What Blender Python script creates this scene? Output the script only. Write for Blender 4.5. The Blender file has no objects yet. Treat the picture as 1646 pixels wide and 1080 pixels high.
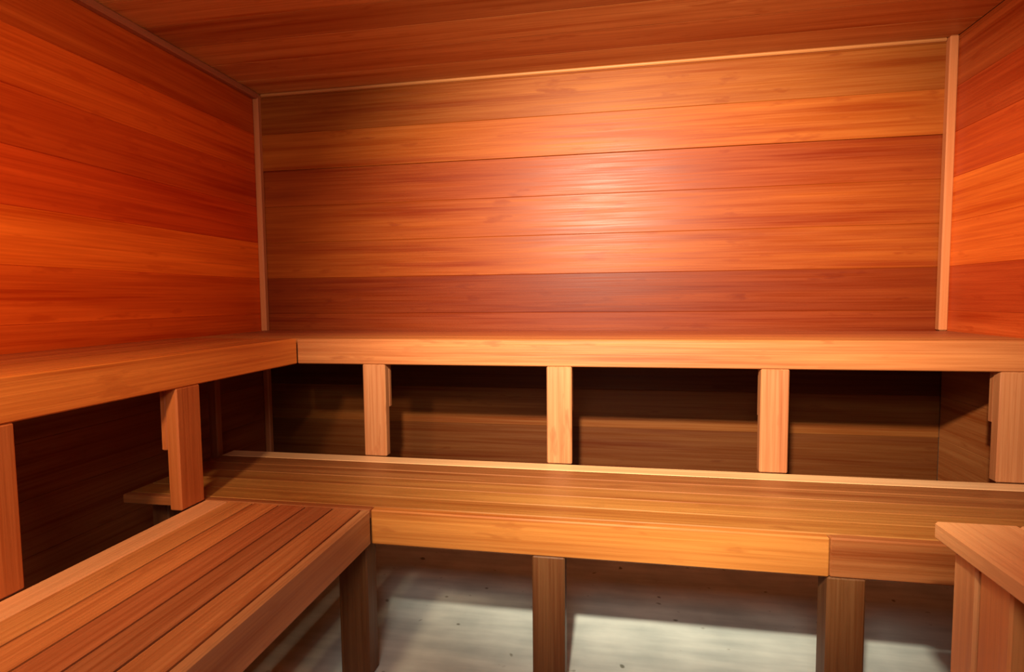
import bpy, bmesh, math, random
from mathutils import Matrix, Vector
random.seed(7)
S = bpy.context.scene
COL = S.collection

# ------------------------------------------------------------------ camera
yaw, pitch, roll = -0.1813, -0.0659, 0.0097
CAM = Vector((1.7274, -2.5567, 1.0844))
cy, sy = math.cos(yaw), math.sin(yaw)
right0, fwd0, up0 = Vector((cy, -sy, 0)), Vector((sy, cy, 0)), Vector((0, 0, 1))
fwd = fwd0 * math.cos(pitch) + up0 * math.sin(pitch)
upv = -fwd0 * math.sin(pitch) + up0 * math.cos(pitch)
Rt = right0 * math.cos(roll) - upv * math.sin(roll)
Up = right0 * math.sin(roll) + upv * math.cos(roll)
cd = bpy.data.cameras.new('camera')
cd.sensor_fit = 'HORIZONTAL'; cd.sensor_width = 36.0
cd.lens = 908.9 / 1646 * 36.0
cd.clip_start = 0.02
cam = bpy.data.objects.new('camera', cd); COL.objects.link(cam)
M = Matrix((Rt, Up, -fwd)).transposed().to_4x4(); M.translation = CAM
cam.matrix_world = M
S.camera = cam

# ------------------------------------------------------------------ world, lamp and fill light, exposure
w = bpy.data.worlds.new('world'); S.world = w; w.use_nodes = True
w.node_tree.nodes['Background'].inputs[0].default_value = (1.0, .93, .82, 1)
w.node_tree.nodes['Background'].inputs[1].default_value = 0.02
def spot(name, pos, aim, energy, color, size, blend, soft):
    l = bpy.data.lights.new(name, 'SPOT'); l.energy = energy; l.color = color
    l.spot_size = math.radians(size); l.spot_blend = blend; l.shadow_soft_size = soft
    o = bpy.data.objects.new(name, l); COL.objects.link(o); o.location = pos
    o.rotation_euler = (aim - pos).to_track_quat('-Z', 'Y').to_euler()
LAMP = Vector((1.60, -2.80, 1.99))                 # spotlight above the door, towards the back wall
AIM = Vector((1.90, 0.0, 1.12))
WARM_FILL = Vector((0.95, -2.76, 1.72))                # warm wide fill, added beside the door to brighten the left wall
WARM_FILL_AIM = Vector((0.05, -1.70, 0.95))
spot('spotlight_light', LAMP, AIM, 1000, (1.0, .87, .63), 69, 1.0, .05)
spot('warm_fill_light', WARM_FILL, WARM_FILL_AIM, 125, (1.0, .72, .42), 104, 1.0, .07)
ad = bpy.data.lights.new('ceiling_fill_light', 'AREA')   # soft fill added at the door, mainly to brighten the ceiling
ad.shape = 'RECTANGLE'; ad.size = .54; ad.size_y = .36; ad.energy = 13; ad.color = (1.0, .93, .80)
ao = bpy.data.objects.new('ceiling_fill_light', ad); COL.objects.link(ao)
ao.location = (1.625, -2.925, 1.64); ao.rotation_euler = (math.pi / 2, 0, 0)
vs = S.view_settings
vs.view_transform = 'Standard'; vs.look = 'None'; vs.gamma = 1.0; vs.use_curve_mapping = False
vs.exposure = 0.15

# ------------------------------------------------------------------ room numbers (metres)
W, H, YF = 3.03, 2.084, -2.95                       # right wall x, ceiling z, front wall y
ZU, HU = 0.94, 0.094                                # upper bench top, fascia height
ZL, HL = 0.50, 0.099                                # lower bench top, fascia height
UB, UL = 0.597, 0.537                               # upper bench depth: back run, left run
LB, LL = 1.110, 1.055                               # lower bench front: back run, left run
PITCH = 0.174                                       # wall board pitch
Z0 = 1.717 - 10 * PITCH                              # a board joint lies at z 1.717

# ------------------------------------------------------------------ materials
def nn(nt, t, **k):
    n = nt.nodes.new(t)
    for a, b in k.items(): setattr(n, a, b)
    return n

def wood(name, stretch=1.0, rough=.45, grain=1.0, blotch=.6, dark=(.50, .30, .19), spec=.36, bump=.10):
    """Grain runs along local X; the board's own colour comes from Object Info > Color."""
    m = bpy.data.materials.new(name); m.use_nodes = True
    nt = m.node_tree; L = nt.links.new
    b = nt.nodes['Principled BSDF']
    tc = nn(nt, 'ShaderNodeTexCoord'); oi = nn(nt, 'ShaderNodeObjectInfo')
    off = nn(nt, 'ShaderNodeVectorMath', operation='SCALE'); off.inputs[0].default_value = (37, 19, 53)
    L(oi.outputs['Random'], off.inputs['Scale'])
    add = nn(nt, 'ShaderNodeVectorMath', operation='ADD')
    L(tc.outputs['Object'], add.inputs[0]); L(off.outputs[0], add.inputs[1])
    def noise(sx, syz, detail, rough_):
        mp = nn(nt, 'ShaderNodeMapping'); mp.inputs['Scale'].default_value = (sx * stretch, syz, syz)
        L(add.outputs[0], mp.inputs[0])
        n = nn(nt, 'ShaderNodeTexNoise'); n.inputs['Scale'].default_value = 1.0
        n.inputs['Detail'].default_value = detail; n.inputs['Roughness'].default_value = rough_
        L(mp.outputs[0], n.inputs['Vector']); return n.outputs['Fac']
    def ramp(src, stops):
        r = nn(nt, 'ShaderNodeValToRGB'); r.color_ramp.interpolation = 'EASE'
        e = r.color_ramp.elements
        while len(e) < len(stops): e.new(.5)
        for k, (p, v) in enumerate(stops): e[k].position = p; e[k].color = (v, v, v, 1)
        L(src, r.inputs[0]); return r.outputs[0]
    broad = ramp(noise(.9, 22, 3, .5), [(.30, 0), (.5, .55), (.72, 1)])       # wide growth bands
    fine = ramp(noise(2.2, 130, 4, .6), [(.28, 0), (.72, 1)])                 # fine streaks
    spots = ramp(noise(6, 24, 3, .55), [(.50, 0), (.72, 1)])                  # stains, knots, blotches
    def math_(op, a, bb):
        n = nn(nt, 'ShaderNodeMath', operation=op)
        for i, v in enumerate((a, bb)):
            if isinstance(v, (int, float)): n.inputs[i].default_value = v
            else: L(v, n.inputs[i])
        return n.outputs[0]
    t = math_('ADD', math_('MULTIPLY', broad, .62), math_('MULTIPLY', fine, .38))
    t = math_('MULTIPLY', math_('SUBTRACT', 1.0, t), .75 * grain)
    t = math_('MAXIMUM', t, math_('MULTIPLY', spots, blotch))
    cl = nn(nt, 'ShaderNodeMix', data_type='RGBA', blend_type='MULTIPLY', clamp_factor=True)
    L(t, cl.inputs[0]); L(oi.outputs['Color'], cl.inputs[6])
    cl.inputs[7].default_value = (*dark, 1)
    L(cl.outputs[2], b.inputs['Base Color'])
    rr = math_('ADD', math_('MULTIPLY', fine, .16), rough - .08)
    L(rr, b.inputs['Roughness'])
    b.inputs['Specular IOR Level'].default_value = spec
    bp = nn(nt, 'ShaderNodeBump'); bp.inputs['Strength'].default_value = bump; bp.inputs['Distance'].default_value = .004
    L(fine, bp.inputs['Height']); L(bp.outputs[0], b.inputs['Normal'])
    return m

M_WALL = wood('cedar_boards', rough=.43, spec=.16, bump=.03, grain=1.45, blotch=.7, dark=(.56, .29, .13))
M_BENCH = wood('bench_timber', rough=.50, grain=1.35, blotch=.65)
M_TRIM = wood('trim_timber', rough=.45, grain=.6, blotch=.15)
M_RAIL = wood('guard_timber', rough=.5, grain=.8, blotch=.3)

def plain(name, col, rough=.6, metal=0.0, noise_scale=0, amt=.2, emit=None):
    m = bpy.data.materials.new(name); m.use_nodes = True
    nt = m.node_tree; b = nt.nodes['Principled BSDF']
    b.inputs['Base Color'].default_value = (*col, 1); b.inputs['Roughness'].default_value = rough
    b.inputs['Metallic'].default_value = metal
    tc = nn(nt, 'ShaderNodeTexCoord'); n = nn(nt, 'ShaderNodeTexNoise')
    n.inputs['Scale'].default_value = noise_scale or 20; n.inputs['Detail'].default_value = 5
    nt.links.new(tc.outputs['Object'], n.inputs['Vector'])
    mx = nn(nt, 'ShaderNodeMix', data_type='RGBA')
    mx.inputs[6].default_value = (*[c * (1 - amt) for c in col], 1)
    mx.inputs[7].default_value = (*[min(1, c * (1 + amt)) for c in col], 1)
    nt.links.new(n.outputs['Fac'], mx.inputs[0]); nt.links.new(mx.outputs[2], b.inputs['Base Color'])
    if emit:
        b.inputs['Emission Color'].default_value = (*emit[0], 1); b.inputs['Emission Strength'].default_value = emit[1]
    return m

def concrete():
    m = bpy.data.materials.new('pale_concrete'); m.use_nodes = True
    nt = m.node_tree; L = nt.links.new; b = nt.nodes['Principled BSDF']
    tc = nn(nt, 'ShaderNodeTexCoord')
    a = nn(nt, 'ShaderNodeTexNoise'); a.inputs['Scale'].default_value = 5; a.inputs['Detail'].default_value = 6
    mp = nn(nt, 'ShaderNodeMapping'); mp.inputs['Scale'].default_value = (2, 14, 1)
    c = nn(nt, 'ShaderNodeTexNoise'); c.inputs['Scale'].default_value = 1.2; c.inputs['Detail'].default_value = 3
    v = nn(nt, 'ShaderNodeTexNoise'); v.inputs['Scale'].default_value = 21; v.inputs['Detail'].default_value = 1
    L(tc.outputs['Object'], a.inputs['Vector']); L(tc.outputs['Object'], mp.inputs[0])
    L(mp.outputs[0], c.inputs['Vector']); L(tc.outputs['Object'], v.inputs['Vector'])
    mx = nn(nt, 'ShaderNodeMath', operation='ADD'); L(a.outputs['Fac'], mx.inputs[0]); L(c.outputs['Fac'], mx.inputs[1])
    r = nn(nt, 'ShaderNodeValToRGB'); e = r.color_ramp.elements
    e[0].position = .36; e[0].color = (.55, .63, .62, 1); e[1].position = .62; e[1].color = (.88, .96, .92, 1)
    hl = nn(nt, 'ShaderNodeMath', operation='MULTIPLY'); hl.inputs[1].default_value = .5
    L(mx.outputs[0], hl.inputs[0]); L(hl.outputs[0], r.inputs[0])
    sp = nn(nt, 'ShaderNodeValToRGB'); s = sp.color_ramp.elements
    s[0].position = .72; s[0].color = (1, 1, 1, 1); s[1].position = .78; s[1].color = (.35, .34, .3, 1)
    L(v.outputs['Fac'], sp.inputs[0])
    mm = nn(nt, 'ShaderNodeMix', data_type='RGBA', blend_type='MULTIPLY'); mm.inputs[0].default_value = 1
    L(r.outputs[0], mm.inputs[6]); L(sp.outputs[0], mm.inputs[7])
    L(mm.outputs[2], b.inputs['Base Color']); b.inputs['Roughness'].default_value = .75
    bp = nn(nt, 'ShaderNodeBump'); bp.inputs['Strength'].default_value = .15; bp.inputs['Distance'].default_value = .01
    L(a.outputs['Fac'], bp.inputs['Height']); L(bp.outputs[0], b.inputs['Normal'])
    return m

M_FLOOR = concrete()
M_BACKING = plain('dark_backing_timber', (.035, .018, .010), .9)
M_BLACK = plain('black_heater_metal', (.012, .011, .011), .5, .6)
M_STONE = plain('heater_stone', (.06, .055, .05), .9, 0, 30, .5)
M_BULB = plain('lit_bulb', (1, .9, .75), .4, emit=((1.0, .82, .58), 6))
M_BRASS = plain('lamp_metal', (.35, .30, .24), .4, .8)
M_FILL_GLOW = plain('fill_glow_panel', (.7, .72, .7), .3, emit=((1.0, .93, .80), .8))  # glow added to the unseen door, goes with the ceiling fill

def srgb(r, g, b):
    f = lambda c: c / 12.92 if c <= .04045 else ((c + .055) / 1.055) ** 2.4
    return tuple(f(v / 255) for v in (r, g, b)) + (1.0,)
def jitter(c, s=.10, dim=None):
    k = (dim or DIM) * (1 + random.uniform(-s, s)); h = random.uniform(-s * .4, s * .4)
    return (min(1, c[0] * k), min(1, c[1] * k * (1 + h)), min(1, c[2] * k * (1 + h)), 1)

DIM = .72
# ------------------------------------------------------------------ mesh helpers
CACHE = {}
def box_mesh(lx, ly, lz, bev=.003, mat=None):
    key = (round(lx, 4), round(ly, 4), round(lz, 4), bev, mat.name if mat else '')
    if key in CACHE: return CACHE[key]
    bm = bmesh.new(); bmesh.ops.create_cube(bm, size=1)
    for v in bm.verts: v.co = Vector((v.co.x * lx, v.co.y * ly, v.co.z * lz))
    if bev: bmesh.ops.bevel(bm, geom=bm.edges[:], offset=bev, segments=1, affect='EDGES', profile=.5)
    me = bpy.data.meshes.new('board'); bm.to_mesh(me); bm.free()
    if mat: me.materials.append(mat)
    CACHE[key] = me; return me

def link(o, parent=None):
    COL.objects.link(o)
    if parent is not None: o.parent = parent
    return o

def bar(name, lo_, hi, mat, axis='X', parent=None, color=None, bev=.003, stuff=None):
    """A timber filling the world box lo..hi with its grain along `axis`; a child is placed relative to its parent."""
    lo_, hi = Vector(lo_), Vector(hi); d = hi - lo_; c = (hi + lo_) / 2
    if axis == 'X': dims, rot = (d.x, d.y, d.z), (0, 0, 0)
    elif axis == 'Y': dims, rot = (d.y, d.x, d.z), (0, 0, math.pi / 2)
    else: dims, rot = (d.z, d.y, d.x), (0, -math.pi / 2, 0)
    o = bpy.data.objects.new(name, box_mesh(*dims, bev, mat))
    base = Vector((0, 0, 0)); p = parent
    prot = None
    if p is not None and p.get('_w') is not None: base = Vector(p['_w'])
    link(o, parent)
    if p is not None and p.type == 'MESH' and p.get('_ax', 'X') != 'X':
        mw = Matrix.LocRotScale(Vector(p['_w']), Matrix(((1,0,0),(0,1,0),(0,0,1))) if False else p.rotation_euler.to_matrix(), None)
        o.matrix_local = mw.inverted() @ (Matrix.Translation(c) @ Matrix.Rotation(0, 4, 'X') @ rot_m(rot))
    else:
        o.location = c - base; o.rotation_euler = rot
    o['_w'] = tuple(c); o['_ax'] = axis
    if color: o.color = color
    return o
def rot_m(r):
    from mathutils import Euler
    return Euler(r).to_matrix().to_4x4()

def from_bm(name, bm, mat, parent=None, loc=(0, 0, 0), smooth=False):
    me = bpy.data.meshes.new(name); bm.to_mesh(me); bm.free(); me.materials.append(mat)
    if smooth:
        for p in me.polygons: p.use_smooth = True
    o = bpy.data.objects.new(name, me); link(o, parent); o.location = loc
    return o
def empty(name, loc):
    o = bpy.data.objects.new(name, None); COL.objects.link(o); o.location = loc; o['_w'] = tuple(loc)
    o.empty_display_size = .1; return o
def tag(o, label, cat, group=None, kind=None):
    o['label'] = label; o['category'] = cat
    if group: o['group'] = group
    if kind: o['kind'] = kind
    return o
def slab(name, lo_, hi, mat, label, cat):
    """A piece of the room shell with its origin at the world origin, so that its boards are placed in world numbers."""
    bm = bmesh.new(); bmesh.ops.create_cube(bm, size=1)
    lo_, hi = Vector(lo_), Vector(hi)
    for v in bm.verts: v.co = Vector([(lo_[i] + hi[i]) / 2 + v.co[i] * (hi[i] - lo_[i]) for i in range(3)])
    return tag(from_bm(name, bm, mat), label, cat, kind='structure')

# ------------------------------------------------------------------ room shell
T = .015
floor = slab('floor', (-.12, YF - .1, -.08), (W + .12, .12, 0), M_FLOOR, 'pale grey concrete floor showing under the lower bench', 'floor')
wall_back = slab('wall_back', (-.1, T, 0), (W + .1, .1, H + .1), M_BACKING, 'long back wall of horizontal cedar boards above the upper bench', 'wall')
wall_left = slab('wall_left', (-.1, YF, 0), (-T, T, H + .1), M_BACKING, 'orange-red cedar board wall on the left side', 'wall')
wall_right = slab('wall_right', (W + T, YF, 0), (W + .1, T, H + .1), M_BACKING, 'narrow strip of cedar board wall on the right side', 'wall')
ceiling = slab('ceiling', (-T, YF, H + T), (W + T, T, H + .1), M_BACKING, 'cedar board ceiling running parallel to the back wall', 'ceiling')
wall_front = slab('wall_front', (-.1, YF - .1, 0), (W + .1, YF, H + .1), M_WALL, 'timber wall with the door, opposite the long back wall', 'wall')
wall_front.color = srgb(176, 104, 58)

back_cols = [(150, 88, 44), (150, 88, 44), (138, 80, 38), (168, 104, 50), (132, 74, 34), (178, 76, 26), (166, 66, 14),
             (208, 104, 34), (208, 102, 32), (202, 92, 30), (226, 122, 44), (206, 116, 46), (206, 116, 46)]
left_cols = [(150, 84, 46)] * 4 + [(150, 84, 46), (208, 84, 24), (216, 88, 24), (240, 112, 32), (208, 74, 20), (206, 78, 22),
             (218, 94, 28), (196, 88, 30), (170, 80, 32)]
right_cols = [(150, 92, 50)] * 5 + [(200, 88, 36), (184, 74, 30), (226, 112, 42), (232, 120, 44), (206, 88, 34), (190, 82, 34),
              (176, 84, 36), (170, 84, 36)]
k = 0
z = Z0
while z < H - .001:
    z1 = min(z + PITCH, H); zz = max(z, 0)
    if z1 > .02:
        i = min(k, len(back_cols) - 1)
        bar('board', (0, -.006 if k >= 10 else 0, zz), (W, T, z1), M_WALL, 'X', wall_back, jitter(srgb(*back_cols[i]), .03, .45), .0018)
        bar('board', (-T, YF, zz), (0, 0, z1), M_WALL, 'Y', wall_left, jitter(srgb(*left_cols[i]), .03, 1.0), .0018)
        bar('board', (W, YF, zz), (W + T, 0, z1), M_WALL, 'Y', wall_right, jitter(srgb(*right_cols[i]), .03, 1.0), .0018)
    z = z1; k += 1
y = 0; k = 0
ceil_cols = [(226, 168, 100), (214, 148, 84), (228, 164, 96), (196, 130, 72), (222, 156, 92)]
while y > YF + .001:
    y1 = max(y - PITCH, YF)
    bar('board', (0, y1, H), (W, y, H + T), M_WALL, 'X', ceiling, jitter(srgb(*ceil_cols[k % 5]), .07, .95), .0018)
    y = y1; k += 1

# trims: vertical strips in the corners, cove strips under the ceiling
TR = srgb(186, 112, 70)
t1 = tag(bar('trim_1', (0, -.030, 0), (.030, 0, H), M_TRIM, 'Z', None, TR, .005), 'slim vertical timber strip in the left back corner', 'trim', kind='structure')
t2 = tag(bar('trim_2', (W - .032, -.034, ZU), (W, 0, H), M_TRIM, 'Z', None, srgb(186, 112, 66), .005), 'slim vertical timber strip in the right back corner', 'trim', kind='structure')
t3 = tag(bar('trim_3', (0, YF, H - .028), (.034, -.030, H), M_TRIM, 'Y', None, srgb(160, 92, 60), .006), 'timber strip along the ceiling edge above the left wall', 'trim', kind='structure')
t4 = tag(bar('trim_4', (.034, -.016, H - .014), (W - .032, 0, H), M_TRIM, 'X', None, srgb(180, 118, 66), .004), 'thin pale timber strip between back wall and ceiling', 'trim', kind='structure')

# door in the wall behind the camera, its glow added as fill
d0 = empty('door_1', (1.25, YF, 0)); tag(d0, 'unseen timber door with a glowing panel added as fill light, opposite the long back wall', 'door', kind='structure')
for nm, a, b_, ax in (('stile', (1.25, YF, .01), (1.35, YF + .035, 1.90), 'Z'), ('stile', (1.90, YF, .01), (2.00, YF + .035, 1.90), 'Z'),
                      ('door_rail', (1.35, YF, .01), (1.90, YF + .035, .25), 'X'), ('door_rail', (1.35, YF, 1.82), (1.90, YF + .035, 1.90), 'X')):
    bar(nm, a, b_, M_TRIM, ax, d0, srgb(190, 120, 70))
bar('door_panel', (1.35, YF + .008, .25), (1.90, YF + .024, 1.36), M_TRIM, 'X', d0, srgb(180, 110, 64))
bar('door_rail', (1.35, YF, 1.36), (1.90, YF + .035, 1.46), M_TRIM, 'X', d0, srgb(190, 120, 70))
bar('fill_panel', (1.35, YF + .01, 1.46), (1.90, YF + .02, 1.82), M_FILL_GLOW, 'X', d0, bev=0)  # glowing panel added behind the fill light
bar('door_handle', (1.93, YF + .035, .85), (1.96, YF + .07, 1.15), M_TRIM, 'Z', d0, srgb(170, 100, 56), .006)

# ------------------------------------------------------------------ benches
GAP = .007
ST = .026                                            # slat and fascia thickness
def slats_x(root, x0, x1, yb, yf, z, n, cols, mat=M_BENCH, gap=GAP):
    p = (yb - yf) / n
    for i in range(n):
        bar('slat', (x0, yb - (i + 1) * p + gap / 2, z - ST), (x1, yb - i * p - gap / 2, z), mat, 'X', root, jitter(srgb(*cols[i % len(cols)]), .05), .0025)
def slats_y(root, y0, y1, xb, xf, z, n, cols, mat=M_BENCH, dim=None):
    p = (xf - xb) / n
    for i in range(n):
        bar('slat', (xb + i * p + GAP / 2, y0, z - ST), (xb + (i + 1) * p - GAP / 2, y1, z), mat, 'Y', root, jitter(srgb(*cols[i % len(cols)]), .05, dim), .0025)
def post(root, lo_, hi, col, bracket=None):
    o = bar('post', lo_, hi, M_BENCH, 'Z', root, jitter(srgb(*col), .04), .004)
    if bracket:
        bar('bracket', bracket[0], bracket[1], M_BENCH, 'Z', o, jitter(srgb(*col), .06), .003)
    return o

# lower bench, back run (fills the corner)
RW = .072
XE = .25                                             # left end of the back run, under the upper bench
LGAP = .0025
lbk = empty('sauna_bench', (LL, -LB, 0))
tag(lbk, 'lower bench along the back wall, worn brown slats with yellowed front board', 'bench', 'sauna benches')
bar('back_rail', (XE, -UB - RW, ZL - .038), (W - .002, -UB, ZL), M_TRIM, 'X', lbk, srgb(222, 172, 124), .003)
slats_x(lbk, XE, W - .002, -UB - RW, -LB + ST + .001, ZL, 5, [(176, 112, 62), (184, 122, 68), (192, 130, 68), (200, 138, 70), (204, 140, 68)], gap=LGAP)
bar('fascia', (LL, -LB, ZL - HL), (2.240, -LB + ST, ZL), M_BENCH, 'X', lbk, srgb(200, 130, 60), .004)
bar('fascia', (2.241, -LB, ZL - HL), (W - .002, -LB + ST, ZL), M_BENCH, 'X', lbk, srgb(172, 108, 60), .004)
bar('slat', (XE, -LB, ZL - ST), (LL - .001, -LB + ST, ZL), M_BENCH, 'X', lbk, srgb(170, 104, 58), .0025)
for x0 in (.952, 1.510, 2.236, 2.93):
    post(lbk, (x0, -LB + .002, 0), (x0 + .087, -LB + .068, ZL - HL if x0 > 1 else ZL - ST), (146, 98, 56))
post(lbk, (XE + .005, -LB + .10, 0), (XE + .065, -LB + .16, ZL - ST - .001), (140, 86, 50))
post(lbk, (XE + .005, -UB - .12, 0), (XE + .065, -UB - .06, ZL - ST - .001), (140, 86, 50))
for x0 in (1.51, 2.24):
    bar('joist', (x0 - .04, -LB + .07, ZL - ST - .075), (x0 - .002, -UB - .002, ZL - ST), M_BENCH, 'Y', lbk, srgb(150, 90, 52))

# lower bench, left run
llf = empty('sauna_bench', (LL, YF, 0))
tag(llf, 'lower bench along the left wall, reddish slats running towards the viewer', 'bench', 'sauna benches')
bar('back_rail', (UL, YF + .002, ZL - .038), (UL + RW, -LB - .001, ZL), M_TRIM, 'Y', llf, srgb(220, 152, 102), .003)
slats_y(llf, YF + .002, -LB - .001, UL + RW, LL - ST - .001, ZL, 5, [(212, 136, 76), (204, 126, 70), (188, 110, 64), (180, 112, 68), (190, 122, 72)], dim=.95)
bar('fascia', (LL - ST, YF + .002, ZL - HL), (LL, -LB - .001, ZL), M_BENCH, 'Y', llf, srgb(192, 138, 90), .004)
for y0 in (-1.72, -2.35, YF + .01):
    post(llf, (LL - ST - .07, y0, 0), (LL - ST - .002, y0 + .087, ZL - ST), (120, 80, 50))

# upper bench, back run
ubk = empty('sauna_bench', (UL, -UB, 0))
tag(ubk, 'upper bench along the back wall, carried on a row of short posts', 'bench', 'sauna benches')
slats_x(ubk, .034, W - .003, -.034, -UB + ST + .001, ZU, 5, [(186, 92, 46), (190, 96, 48), (200, 110, 58), (206, 122, 62), (210, 128, 64)])
bar('fascia', (UL, -UB, ZU - HU), (W - .003, -UB + ST, ZU), M_BENCH, 'X', ubk, srgb(174, 106, 58), .003)
for x0 in (.800, 1.490, 2.198, 2.889):
    post(ubk, (x0, -UB, ZL), (x0 + .088, -UB + .038, ZU - HU), (206, 138, 90),
         ((x0 + .004, -UB + .040, ZL + .18), (x0 + .088, -UB + .062, ZU - ST - .002)))

# upper bench, left run
ulf = empty('sauna_bench', (UL, YF, 0))
tag(ulf, 'upper bench along the left wall, orange front board on short posts', 'bench', 'sauna benches')
slats_y(ulf, YF + .003, -UB + ST - .001, .003, UL - ST - .001, ZU, 5, [(206, 100, 42), (206, 104, 44), (214, 116, 50), (220, 124, 52), (222, 128, 54)])
bar('fascia', (UL - ST, YF + .003, ZU - HU), (UL, -UB - .001, ZU), M_BENCH, 'Y', ulf, srgb(226, 136, 58), .003)
for y0 in (-1.205, -1.722, -2.26):
    post(ulf, (UL - .038, y0, ZL), (UL, y0 + .092, ZU - HU), (218, 124, 64),
         ((UL - .058, y0 + .004, ZL + .17), (UL - .040, y0 + .088, ZU - ST - .002)))
for y0 in (-.655, -1.70, -2.70):
    bar('rear_post', (.19, y0, 0), (.225, y0 + .03, ZU - ST - .002), M_BENCH, 'Z', ulf, srgb(150, 92, 56))

# ------------------------------------------------------------------ heater guard and heater
GX, GY, GZ = 2.332, -1.366, .650                     # left edge, far edge, top of the guard
GW, GN = .62, .90                                    # width to the wall side, length towards the viewer
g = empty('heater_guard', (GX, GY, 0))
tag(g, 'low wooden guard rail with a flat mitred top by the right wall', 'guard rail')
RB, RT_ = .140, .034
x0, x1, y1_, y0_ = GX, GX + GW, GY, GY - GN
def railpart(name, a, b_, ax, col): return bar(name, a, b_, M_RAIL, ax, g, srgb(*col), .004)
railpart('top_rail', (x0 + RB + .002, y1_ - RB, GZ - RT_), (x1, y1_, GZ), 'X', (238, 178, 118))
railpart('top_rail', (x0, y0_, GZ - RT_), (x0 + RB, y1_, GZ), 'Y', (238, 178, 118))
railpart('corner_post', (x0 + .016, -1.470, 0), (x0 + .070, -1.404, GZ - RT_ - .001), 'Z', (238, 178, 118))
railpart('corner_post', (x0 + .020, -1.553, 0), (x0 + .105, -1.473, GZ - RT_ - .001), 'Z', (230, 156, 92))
for (px, py) in ((x1 - .09, y1_ - .115), (x0 + .02, y0_ + .02), (x1 - .09, y0_ + .02)):
    railpart('corner_post', (px, py, 0), (px + .07, py + .07, GZ - RT_ - .001), 'Z', (190, 116, 68))
for zz in (.12, .36):
    railpart('side_slat', (x0 + .072, y1_ - .115, zz), (x1 - .095, y1_ - .09, zz + .09), 'X', (180, 108, 62))

h = empty('sauna_heater', (2.70, -1.95, 0))
tag(h, 'black metal heater standing inside the wooden guard rail', 'heater')
bar('body', (2.47, -2.16, .10), (2.90, -1.60, .52), M_BLACK, 'X', h, bev=.015)
for fx in (2.50, 2.84):
    for fy in (-2.13, -1.66):
        bar('foot', (fx, fy, 0), (fx + .03, fy + .03, .10), M_BLACK, 'Z', h)
for i in range(26):
    bm = bmesh.new(); bmesh.ops.create_icosphere(bm, subdivisions=1, radius=.05)
    for v in bm.verts: v.co *= random.uniform(.75, 1.15)
    for v in bm.verts: v.co.z *= .7
    from_bm('stone', bm, M_STONE, h, (2.52 + (i % 5) * .082 - 2.70, -2.11 + (i // 5) * .09 + 1.95, .535))

# ------------------------------------------------------------------ spotlight and added warm fill lamp (their light is set at the top)
def lathe(name, prof, mat, parent, loc, rot, n=24):
    bm = bmesh.new(); rings = []
    for r, zc in prof: rings.append([bm.verts.new((r * math.cos(2 * math.pi * i / n), r * math.sin(2 * math.pi * i / n), zc)) for i in range(n)])
    for a, b_ in zip(rings, rings[1:]):
        for i in range(n): bm.faces.new((a[i], a[(i + 1) % n], b_[(i + 1) % n], b_[i]))
    o = from_bm(name, bm, mat, parent, loc, True); o.rotation_euler = rot; return o
def make_lamp(name, pos, label, cat):
    lp = empty(name, (pos.x, YF, pos.z)); tag(lp, label, cat)
    r = (-math.pi / 2, 0, 0)
    lathe('wall_plate', [(.001, .012), (.06, .012), (.07, 0), (.001, 0)], M_BRASS, lp, (0, 0, 0), r)
    lathe('stem', [(.012, .0), (.012, .06)], M_BRASS, lp, (0, .01, 0), r)
    lathe('shade', [(.02, .06), (.05, .075), (.085, .13), (.088, .13), (.055, .07), (.02, .055)], M_BRASS, lp, (0, .005, 0), r)
    bm = bmesh.new(); bmesh.ops.create_uvsphere(bm, u_segments=16, v_segments=10, radius=.032)
    from_bm('bulb', bm, M_BULB, lp, (0, .10, 0), True)
make_lamp('spotlight', LAMP, 'metal spotlight above the door, aimed at the long back wall', 'spotlight')
make_lamp('warm_fill_lamp', WARM_FILL, 'unseen warm metal lamp added beside the door as fill for the left wall', 'lamp')
for o in bpy.data.objects:
    for key in ('_w', '_ax'):
        if key in o: del o[key]
